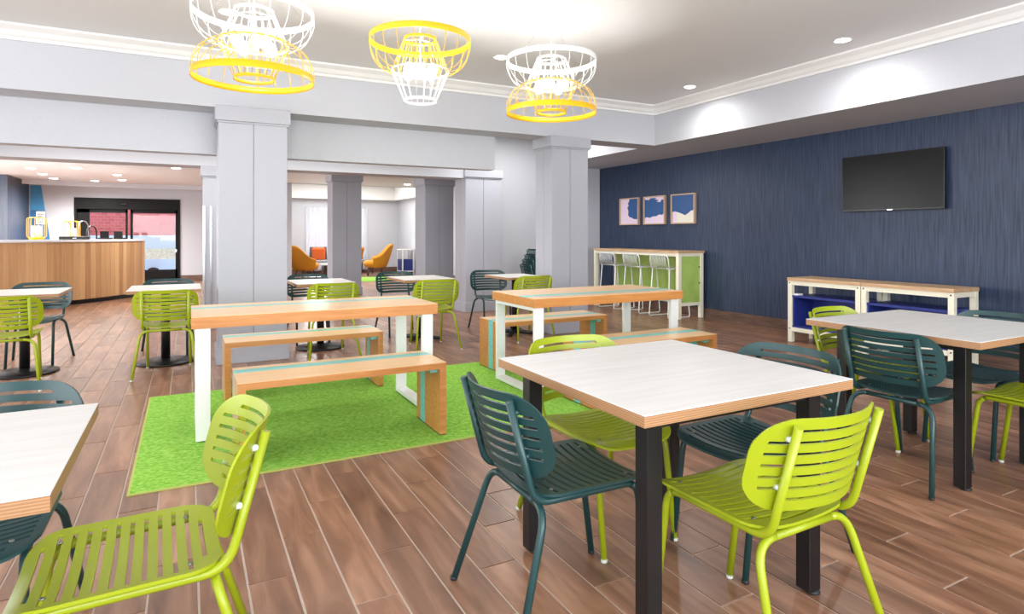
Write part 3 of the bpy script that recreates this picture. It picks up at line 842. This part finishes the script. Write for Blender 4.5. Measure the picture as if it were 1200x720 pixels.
# ------------------------------------------------------------------ television and pictures
tv = thing('television', 'black flat television mounted on the blue wall above the low shelves', 'television', (XW - 0.004, 4.18, 1.59))
MB().box(-0.075, -0.578, 0, -0.04, 0.578, 0.665).build('casing', M['bezel'], tv, bevel=0.004)
MB().box(-0.0765, -0.568, 0.016, -0.0745, 0.568, 0.656).build('screen', M['screen'], tv)
MB().box(-0.078, -0.03, 0.003, -0.074, 0.03, 0.012).build('badge', M['chrome'], tv)
MB().box(-0.066, -0.578, -0.004, -0.05, 0.578, 0.0).build('bottom_trim', M['black'], tv)
MB().box(-0.04, -0.2, 0.15, 0.0, 0.2, 0.5).build('bracket', M['black'], tv)


def picture(y0, y1, kind, label):
    t = thing('picture', label, 'picture', (XW, (y0 + y1) / 2, 1.487), 0, 'framed prints on the blue wall')
    h_ = (y1 - y0) / 2; H_ = 0.495; f_ = 0.02; d_ = 0.05
    fr_ = MB().box(-d_, -h_, 0, 0, -h_ + f_, H_).box(-d_, h_ - f_, 0, 0, h_, H_).box(-d_, -h_ + f_, 0, 0, h_ - f_, f_).box(-d_, -h_ + f_, H_ - f_, 0, h_ - f_, H_)
    fr_.build('frame', M['ashframe'], t)
    base = M['pink']
    MB().box(-0.026, -h_ + f_, f_, -0.012, h_ - f_, H_ - f_).build('print_sheet', base, t)
    a, z0, z1 = h_ - f_, f_, H_ - f_
    L = lambda s_: a - s_ * 2 * a   # s from photo-left (0) to photo-right (1); photo-left is +y
    Z = lambda q: z0 + q * (z1 - z0)

    def shape(pts, m, k):
        mb = MB(); mb.prism([(L(s_), Z(q)) for s_, q in pts], 'x', -0.026 - 0.0012 * k, -0.0255); mb.build('printed_shape', m, t)
    if kind == 0: shape([(1, 1), (0.5, 1), (0.47, 0.9), (0.4, 0.82), (0.46, 0.74), (0.38, 0.66), (0.44, 0.5), (0.42, 0.36), (0.5, 0.27), (0.62, 0.25), (0.74, 0.19), (1, 0.17)], M['printblue'], 1)
    elif kind == 1: shape([(0, 0.22), (0.12, 0.24), (0.25, 0.21), (0.4, 0.26), (0.6, 0.27), (0.72, 0.33), (0.88, 0.31), (1, 0.4), (1, 0.86), (0.86, 0.9), (0.78, 0.8), (0.6, 0.82), (0.72, 0.88), (0.5, 0.92), (0.62, 0.97), (0.3, 0.97), (0.2, 0.9), (0, 0.93)], M['printblue'], 1)
    else:
        shape([(0.2, 0), (1, 0), (1, 0.42), (0.85, 0.4), (0.68, 0.3), (0.55, 0.29), (0.4, 0.36), (0.2, 0.38)], M['creamprint'], 1)
        shape([(0, 0.4), (0.12, 0.42), (0.3, 0.37), (0.45, 0.32), (0.58, 0.26), (0.7, 0.32), (0.85, 0.42), (1, 0.44), (1, 1), (0, 1)], M['printblue'], 2)


picture(8.67, 9.21, 0, 'framed print with pink on its left side, closest to the corner')
picture(7.98, 8.53, 1, 'middle framed print, blue with pink above and below')
picture(7.285, 7.83, 2, 'framed print with a large blue area over a pale scalloped base')

# ------------------------------------------------------------------ pendants


def band(r, z0, z1, n=48, th=0.004):
    mb = MB(); mb.lathe([(r, z0), (r, z1), (r - th, z1), (r - th, z0), (r, z0)], n, cap=False); return mb


def pendant(x, y_, flip, label):
    t = thing('pendant_light', label, 'pendant lamp', (x, y_, 0), 0, 'wire cage pendant lamps')
    W, Yw = M['whitesteel'], M['yellow']
    dz = -0.02 if flip else 0
    zt, zm, zb, zs = 2.82, 2.60 + dz, 2.38, 2.36 + dz
    R1, R2, R3 = 0.39, 0.225, 0.13
    up = Yw if flip else W
    dn = W if flip else Yw

    def dome(z0, sgn):
        mb = MB()
        for k in range(20):
            a = 2 * PI * (k + 0.5) / 20; pts = []
            for i in range(9):
                q = i / 8 * PI / 2; r_ = R2 + (R1 - R2) * math.sin(q); z_ = zm + (z0 - zm) * (1 - math.cos(q))
                pts.append((r_ * math.cos(a), r_ * math.sin(a), z_))
            mb.tube(pts, 0.0026, 5)
        return mb

    def cone(z0):
        mb = MB()
        for k in range(18):
            a = 2 * PI * k / 18
            mb.tube([((R2 - 0.004) * math.cos(a), (R2 - 0.004) * math.sin(a), zm), (R3 * math.cos(a), R3 * math.sin(a), z0)], 0.0026, 5)
        return mb
    sgn = 1
    band(R1, zt - 0.02, zt + 0.025).build('upper_ring', up, t)
    o = dome(zt - 0.02, 1).build('upper_cage', up, t); o['kind'] = 'stuff'
    band(R3, zt + 0.0, zt + 0.02, 32).build('neck_ring', up, t)
    o = cone(zt).build('upper_cone', up, t); o['kind'] = 'stuff'
    band(R2, zm - 0.006, zm + 0.008, 40).build('middle_ring', W, t)
    if not flip:
        band(R2 + 0.006, zm + 0.01, zm + 0.02, 40).build('middle_ring', Yw, t)
        o = dome(zb + 0.02, -1).build('lower_cage', Yw, t); o['kind'] = 'stuff'
        band(R1, zb - 0.025, zb + 0.02).build('lower_ring', Yw, t)
    o = cone(zs + 0.02).build('lower_cone', dn, t); o['kind'] = 'stuff'
    band(R3, zs, zs + 0.022, 32).build('foot_ring', dn, t)
    # hub, arms, bulbs
    MB().lathe([(0.0, -0.05), (0.03, -0.045), (0.035, 0.03), (0.014, 0.06), (0.0, 0.06)], 14, (0, 0, zm)).build('hub', W, t)
    mb = MB()
    for k in range(3):
        a = 2 * PI * k / 3 + 0.4; mb.tube([(0, 0, zt + 0.01), (R3 * math.cos(a), R3 * math.sin(a), zt + 0.01)], 0.003, 6)
    mb.build('spider', W, t)
    for k in range(4):
        a = 2 * PI * k / 4 + 0.5; c_, s_ = math.cos(a), math.sin(a)
        ar = MB().tube([(0.03 * c_, 0.03 * s_, zm), (0.09 * c_, 0.09 * s_, zm + 0.0)], 0.009, 8).build('arm', W, t)
        MB().lathe([(0.012, -0.05), (0.03, -0.034), (0.042, -0.005), (0.036, 0.022), (0.018, 0.04), (0, 0.044)], 14, (0.125 * c_, 0.125 * s_, zm)).build('bulb', M['bulb'], ar)
    MB().tube([(0, 0, zm), (0, 0, ZC - 0.02)], 0.005, 6).build('stem', W, t)
    mb = MB()
    for k in range(3):
        a = 2 * PI * k / 3 + 0.3; mb.tube([(R1 * math.cos(a), R1 * math.sin(a), zt), (0.05 * math.cos(a), 0.05 * math.sin(a), ZC - 0.03)], 0.0011, 4)
    mb.build('suspension_wire', M['chrome'], t)
    MB().lathe([(0.0, -0.03), (0.06, -0.03), (0.068, -0.024), (0.068, 0), (0, 0)], 24, (0, 0, ZC)).build('canopy', W, t)
    l_ = D.lights.new('pendant_bulb_light', 'POINT'); l_.energy = 20; l_.color = (1, 0.97, 0.94); l_.shadow_soft_size = 0.045
    lo = D.objects.new('pendant_bulb_light', l_); C.objects.link(lo); lo.parent = t; lo.location = (0, 0, zm + 0.085)


pendant(0.40, 4.5, False, 'white over yellow wire pendant lamp on the photo left, above the left communal table')
pendant(1.6, 4.54, True, 'pendant lamp with yellow bowl on top and white cone below, in the middle')
pendant(2.79, 4.53, False, 'white over yellow wire pendant lamp closest to the right grey column')

# ------------------------------------------------------------------ downlights


def downlight(x, y_, z, label, group, power=26, spread=110, r_=0.065):
    t = thing('downlight', label, 'ceiling light', (x, y_, z), 0, group)
    MB().lathe([(r_ * 1.25, -0.004), (r_ * 1.3, 0.0), (r_, 0.004), (r_, -0.004), (r_ * 1.25, -0.006)], 24, cap=False).build('trim_ring', M['trimwhite'], t)
    MB().lathe([(r_, -0.004), (r_ * 0.7, -0.011), (0, -0.014)], 24).build('lens', M['bulbdim'], t)
    l_ = D.lights.new('downlight_beam', 'SPOT'); l_.energy = power; l_.spot_size = math.radians(spread); l_.spot_blend = 1.0; l_.shadow_soft_size = 0.05; l_.color = (1, 0.98, 0.95)
    lo = D.objects.new('downlight_beam', l_); C.objects.link(lo); lo.parent = t; lo.location = (0, 0, -0.03)


g = 'recessed lights in the tray ceiling'
downlight(5.53, 3.68, ZC, 'recessed ceiling light above the television, nearer the viewer', g, 60, 168)
downlight(5.58, 5.74, ZC, 'recessed ceiling light close to the inner ceiling corner', g, 60, 168)
downlight(2.9, 5.71, ZC, 'recessed ceiling light just left of the rightmost pendant lamp', g, 40)
downlight(0.3, 5.62, ZC, 'recessed ceiling light behind the leftmost pendant lamp', g, 40)
g = 'recessed lights in the lobby ceiling'
for (x, y_), lb in zip([(-2.81, 15.5), (-2.83, 16.8), (-2.82, 17.95), (-1.97, 14.97), (-1.40, 16.26), (-2.04, 18.3), (-1.42, 17.73), (-0.21, 14.04)],
                       ['leftmost recessed lobby light above the counter', 'recessed lobby light second in the diagonal trio above the counter', 'recessed lobby light third in the diagonal trio, nearest the navy wall',
                        'bright recessed lobby light right of the diagonal trio', 'recessed lobby light in the pair above the entrance, nearer one', 'recessed lobby light above the left door leaf',
                        'recessed lobby light in the pair above the entrance, farther one', 'recessed lobby light nearest the tall grey column']):
    downlight(x, y_, 2.65, lb, g, 240, 165, 0.085)
downlight(3.62, 15.75, 2.65, 'recessed lounge light above the square grey column', 'recessed lights in the lounge ceiling', 120, 140, 0.09)
downlight(5.17, 15.7, 2.65, 'recessed lounge light left of the dark grey column', 'recessed lights in the lounge ceiling', 120, 140, 0.09)

# ------------------------------------------------------------------ reception counter
ct = thing('reception_counter', 'curved wooden reception counter with white top at the lobby', 'counter', (-2.0, 13.75, 0))


def circ(p, q, s_):
    ax, ay = p; bx, by = q; cx_, cy_ = s_
    d = 2 * (ax * (by - cy_) + bx * (cy_ - ay) + cx_ * (ay - by))
    ux = ((ax * ax + ay * ay) * (by - cy_) + (bx * bx + by * by) * (cy_ - ay) + (cx_ * cx_ + cy_ * cy_) * (ay - by)) / d
    uy = ((ax * ax + ay * ay) * (cx_ - bx) + (bx * bx + by * by) * (ax - cx_) + (cx_ * cx_ + cy_ * cy_) * (bx - ax)) / d
    return ux, uy, math.hypot(ax - ux, ay - uy)


ux, uy, ur = circ((-0.82, 15.39), (-2.0, 13.76), (-4.2, 12.95))
a0 = math.atan2(15.39 - uy, -0.82 - ux); a1 = math.atan2(12.95 - uy, -4.2 - ux)
if a1 > a0: a1 -= 2 * PI
NS = 40
ox, oy = 2.0, -13.75


def arcp(r_, k, n_=NS): a = a0 + (a1 - a0) * k / n_; return (ux + r_ * math.cos(a) + ox, uy + r_ * math.sin(a) + oy)


for k in range(NS):
    g = 0.012
    p = [arcp(ur, k + g), arcp(ur, k + 1 - g), arcp(ur - 0.03, k + 1 - g), arcp(ur - 0.03, k + g)]
    mb = MB(); mb.prism(p, 'z', 0.09, 1.17); mb.build('slat', M['slat'], ct)
inner = [arcp(ur - 0.02, k) for k in range(NS + 1)] + [arcp(ur - 0.6, k) for k in range(NS, -1, -1)]
MB().prism([arcp(ur - 0.028, k) for k in range(NS + 1)] + [arcp(ur - 0.5, k) for k in range(NS, -1, -1)], 'z', 0.08, 1.165).build('carcass', M['slat'], ct)
MB().prism([arcp(ur - 0.1, k) for k in range(NS + 1)] + [arcp(ur - 0.5, k) for k in range(NS, -1, -1)], 'z', 0.0, 0.085).build('toe_kick', M['black'], ct)
MB().prism([arcp(ur + 0.02, k) for k in range(NS + 1)] + [arcp(ur - 0.62, k) for k in range(NS, -1, -1)], 'z', 1.17, 1.212).build('worktop', M['stone'], ct)
ZT = 1.2125


def lantern(x, y_, h_, label, r_=0.15):
    t = thing('lantern', label, 'lantern', (x, y_, ZT), 0, 'yellow wire lanterns')
    MB().lathe([(r_ * 0.75, 0), (r_ * 0.8, 0.02), (r_ * 0.78, 0.045), (0, 0.045)], 20).build('base', M['yellow'], t)
    mb = MB()
    for k in range(8):
        a = 2 * PI * k / 8; c_, s_ = math.cos(a), math.sin(a)
        mb.tube(fillet([(r_ * 0.75 * c_, r_ * 0.75 * s_, 0.03), (r_ * c_, r_ * s_, 0.06), (r_ * c_, r_ * s_, h_ - 0.01), (r_ * 0.55 * c_, r_ * 0.55 * s_, h_)], 0.04, 4), 0.006, 6)
    mb.build('wire_cage', M['yellow'], t)
    MB().lathe([(r_ * 0.58, h_ - 0.006), (r_ * 0.58, h_ + 0.008), (r_ * 0.48, h_ + 0.008), (r_ * 0.48, h_ - 0.006), (r_ * 0.58, h_ - 0.006)], 20, cap=False).build('top_ring', M['yellow'], t)
    MB().lathe([(0.085, 0.045), (0.085, h_ * 0.6), (0.07, h_ * 0.62), (0, h_ * 0.6)], 20).build('candle', M['candle'], t)


lantern(-2.52, 14.4, 0.42, 'yellow wire lantern with white candle on the counter, near the navy wall')
lantern(-2.03, 14.75, 0.36, 'yellow wire lantern with white candle on the counter, left of the entrance door', 0.14)
tr_ = thing('payment_tray', 'flat black tray lying on the white counter top', 'tray', (-1.88, 14.33, ZT))
MB().box(-0.28, -0.1, 0, 0.2, 0.1, 0.06).build('body', M['bezel'], tr_, bevel=0.015)
MB().box(-0.06, -0.104, 0.02, 0.0, -0.1, 0.035).build('badge', M['chrome'], tr_)
for (x, y_, s_, lb) in [(-1.5, 14.95, 0.11, 'small dark desk screen on the counter, left of a second one'), (-1.27, 15.05, 0.11, 'small tilted dark desk screen near the end of the counter')]:
    t = thing('desk_screen', lb, 'screen', (x, y_, ZT), 0.2, 'small dark screens on the counter')
    MB().box(-0.12, -0.05, 0, 0.12, 0.06, 0.03).build('base', M['bezel'], t, bevel=0.006)
    MB().prism([(0.02, 0.03), (0.04, 0.03), (0.08, 0.16), (0.06, 0.165)], 'x', -s_ * 0.7, s_ * 0.7).build('screen', M['bezel'], t)
# dark hooped back of a luggage trolley behind the counter
lt = thing('luggage_trolley', 'dark hooped luggage trolley standing between counter and entrance', 'trolley', (-2.35, 17.2, 0))
mb = MB()
for x in (-0.2, 0.14): mb.tube(fillet([(x, -0.25, 0.16), (x, -0.2, 1.62), (x + 0.14, 0.2, 1.62), (x + 0.15, 0.25, 0.16)], 0.2, 6), 0.014, 8)
mb.build('hoop', M['chrome'], lt)
mb = MB(); mb.tube(fillet([(0.3, -0.25, 0.16), (0.3, -0.2, 1.5), (0.44, 0.2, 1.5), (0.45, 0.25, 0.16)], 0.2, 6), 0.016, 8); mb.build('hoop', M['black'], lt)
MB().box(-0.28, -0.32, 0.12, 0.62, 0.32, 0.17).build('deck', M['black'], lt, bevel=0.01)
mb = MB()
for x in (-0.2, 0.54):
    for y_ in (-0.25, 0.25): mb.tube([(x, y_ - 0.015, 0.06), (x, y_ + 0.015, 0.06)], 0.06, 12)
mb.build('wheel', M['rubberdark'], lt)

# ------------------------------------------------------------------ lounge


def armchair(x, y_, rz, label):
    t = thing('armchair', label, 'armchair', (x, y_, 0), rz, 'ochre lounge armchairs'); t.scale = (1.15, 1.15, 1.08)
    # shell: swept tub, front = +y
    rows = [i / 8 for i in range(9)]; cs = [i / 12 for i in range(13)]; v_ = []; f_ = []
    for i, q in enumerate(rows):
        for j, u in enumerate(cs):
            a = PI * (-0.08 + 1.16 * u)  # round the back from right arm to left arm
            back = math.sin(PI * u) ** 2
            top = 0.55 + 0.38 * min(1.0, back * 1.5) ** 1.5
            z = 0.24 + (top - 0.24) * q
            r_ = 0.27 + 0.13 * q ** 0.6 + 0.05 * back * q
            v_.append((r_ * math.cos(a), -r_ * math.sin(a) * 0.95 - 0.06 * back * q, z))
    for i in range(8):
        for j in range(12): f_.append((i * 13 + j, i * 13 + j + 1, (i + 1) * 13 + j + 1, (i + 1) * 13 + j))
    mb = MB().add(v_, f_, True); o = mb.build('shell', M['orange'], t); s_ = o.modifiers.new('solid', 'SOLIDIFY'); s_.thickness = 0.06; s_.offset = 0
    sb = o.modifiers.new('sub', 'SUBSURF'); sb.levels = 1; sb.render_levels = 1
    MB().lathe([(0.0, 0.24), (0.27, 0.25), (0.33, 0.33), (0.32, 0.42), (0.27, 0.45), (0, 0.46)], 24).build('seat', M['orange'], t)
    for k in range(4):
        a = PI / 4 + k * PI / 2
        MB().tube([(0.2 * math.cos(a), 0.2 * math.sin(a), 0.25), (0.3 * math.cos(a), 0.3 * math.sin(a), 0)], 0.014, 8).build('leg', M['darkwood'], t)


armchair(3.06, 18.75, -1.2, 'ochre tub armchair in the lounge, beside the tall grey column edge')
armchair(5.3, 19.3, 1.35, 'ochre tub armchair in the lounge, right of the square grey column')


def lounge_chair(x, y_, rz, cm, label):
    t = thing('lounge_chair', label, 'chair', (x, y_, 0), rz, 'dark framed lounge chairs')
    for s_ in (-1, 1):
        MB().tube([(s_ * 0.27, 0.25, 0), (s_ * 0.27, 0.24, 0.42)], 0.02, 8).build('leg', M['darkwood'], t)
        MB().tube([(s_ * 0.27, -0.28, 0), (s_ * 0.27, -0.24, 0.4), (s_ * 0.25, -0.38, 0.9)], 0.02, 8).build('leg', M['darkwood'], t)
    MB().prism([(-0.25, 0.46), (-0.2, 0.46), (-0.34, 0.9), (-0.39, 0.9)], 'x', -0.26, 0.26).build('backrest', M['darkwood'], t)
    MB().box(-0.27, -0.25, 0.38, 0.27, 0.28, 0.48).build('seat', M['greyfab'], t, bevel=0.02)
    c_ = tag(MB().cbox(-0.19, -0.19, -0.05, 0.19, 0.19, 0.05, 0.035).build('cushion', cm), 'square orange cushion on the dark lounge chair by the curtain' if cm == M['cushion'] else 'ochre cushion on the dark lounge chair behind the column', 'cushion')
    p = Vector((0, -0.14, 0.68)); p.rotate(t.rotation_euler)
    c_.location = Vector((x, y_, 0)) + p; c_.rotation_euler = (math.radians(72), math.radians(45) * 0, rz); c_.scale = (1.1, 1.1, 1)


lounge_chair(3.75, 20.45, PI - 0.15, M['cushion'], 'dark wooden lounge chair with orange cushion in front of the sheer curtain')
lounge_chair(5.15, 20.5, PI + 0.5, M['orange'], 'dark wooden lounge chair partly hidden behind the ochre armchair and column')
cf = thing('coffee_table', 'low white coffee table with dark base in the lounge', 'table', (3.92, 19.6, 0))
MB().box(-0.3, -0.3, 0.36, 0.3, 0.3, 0.4).build('top', M['stone'], cf, bevel=0.004)
MB().box(-0.2, -0.2, 0, 0.22, 0.22, 0.36).build('base', M['darkwood'], cf)
o = MB().lathe([(0.9, 0.001), (0.9, 0.009), (0, 0.01)], 40).build('round_rug', M['rug']); o.location = (4.75, 17.7, 0); tag(o, 'round lime rug on the lounge floor beyond the grey column', 'rug')
sh = thing('side_shelf', 'small white shelf with navy box by the lounge wall', 'shelf', (6.33, 19.4, 0))
for x in (-0.2, 0.17):
    for y_ in (-0.28, 0.25): MB().box(x, y_, 0, x + 0.035, y_ + 0.035, 0.8).build('leg', M['whitesteel'], sh)
MB().box(-0.21, -0.29, 0.8, 0.21, 0.29, 0.83).build('top', M['whitesteel'], sh)
MB().box(-0.2, -0.28, 0.1, 0.2, 0.28, 0.13).build('shelf_board', M['whitesteel'], sh)
MB().box(-0.19, -0.24, 0.13, 0.16, 0.24, 0.5).build('box', M['navy_shelf'], sh)
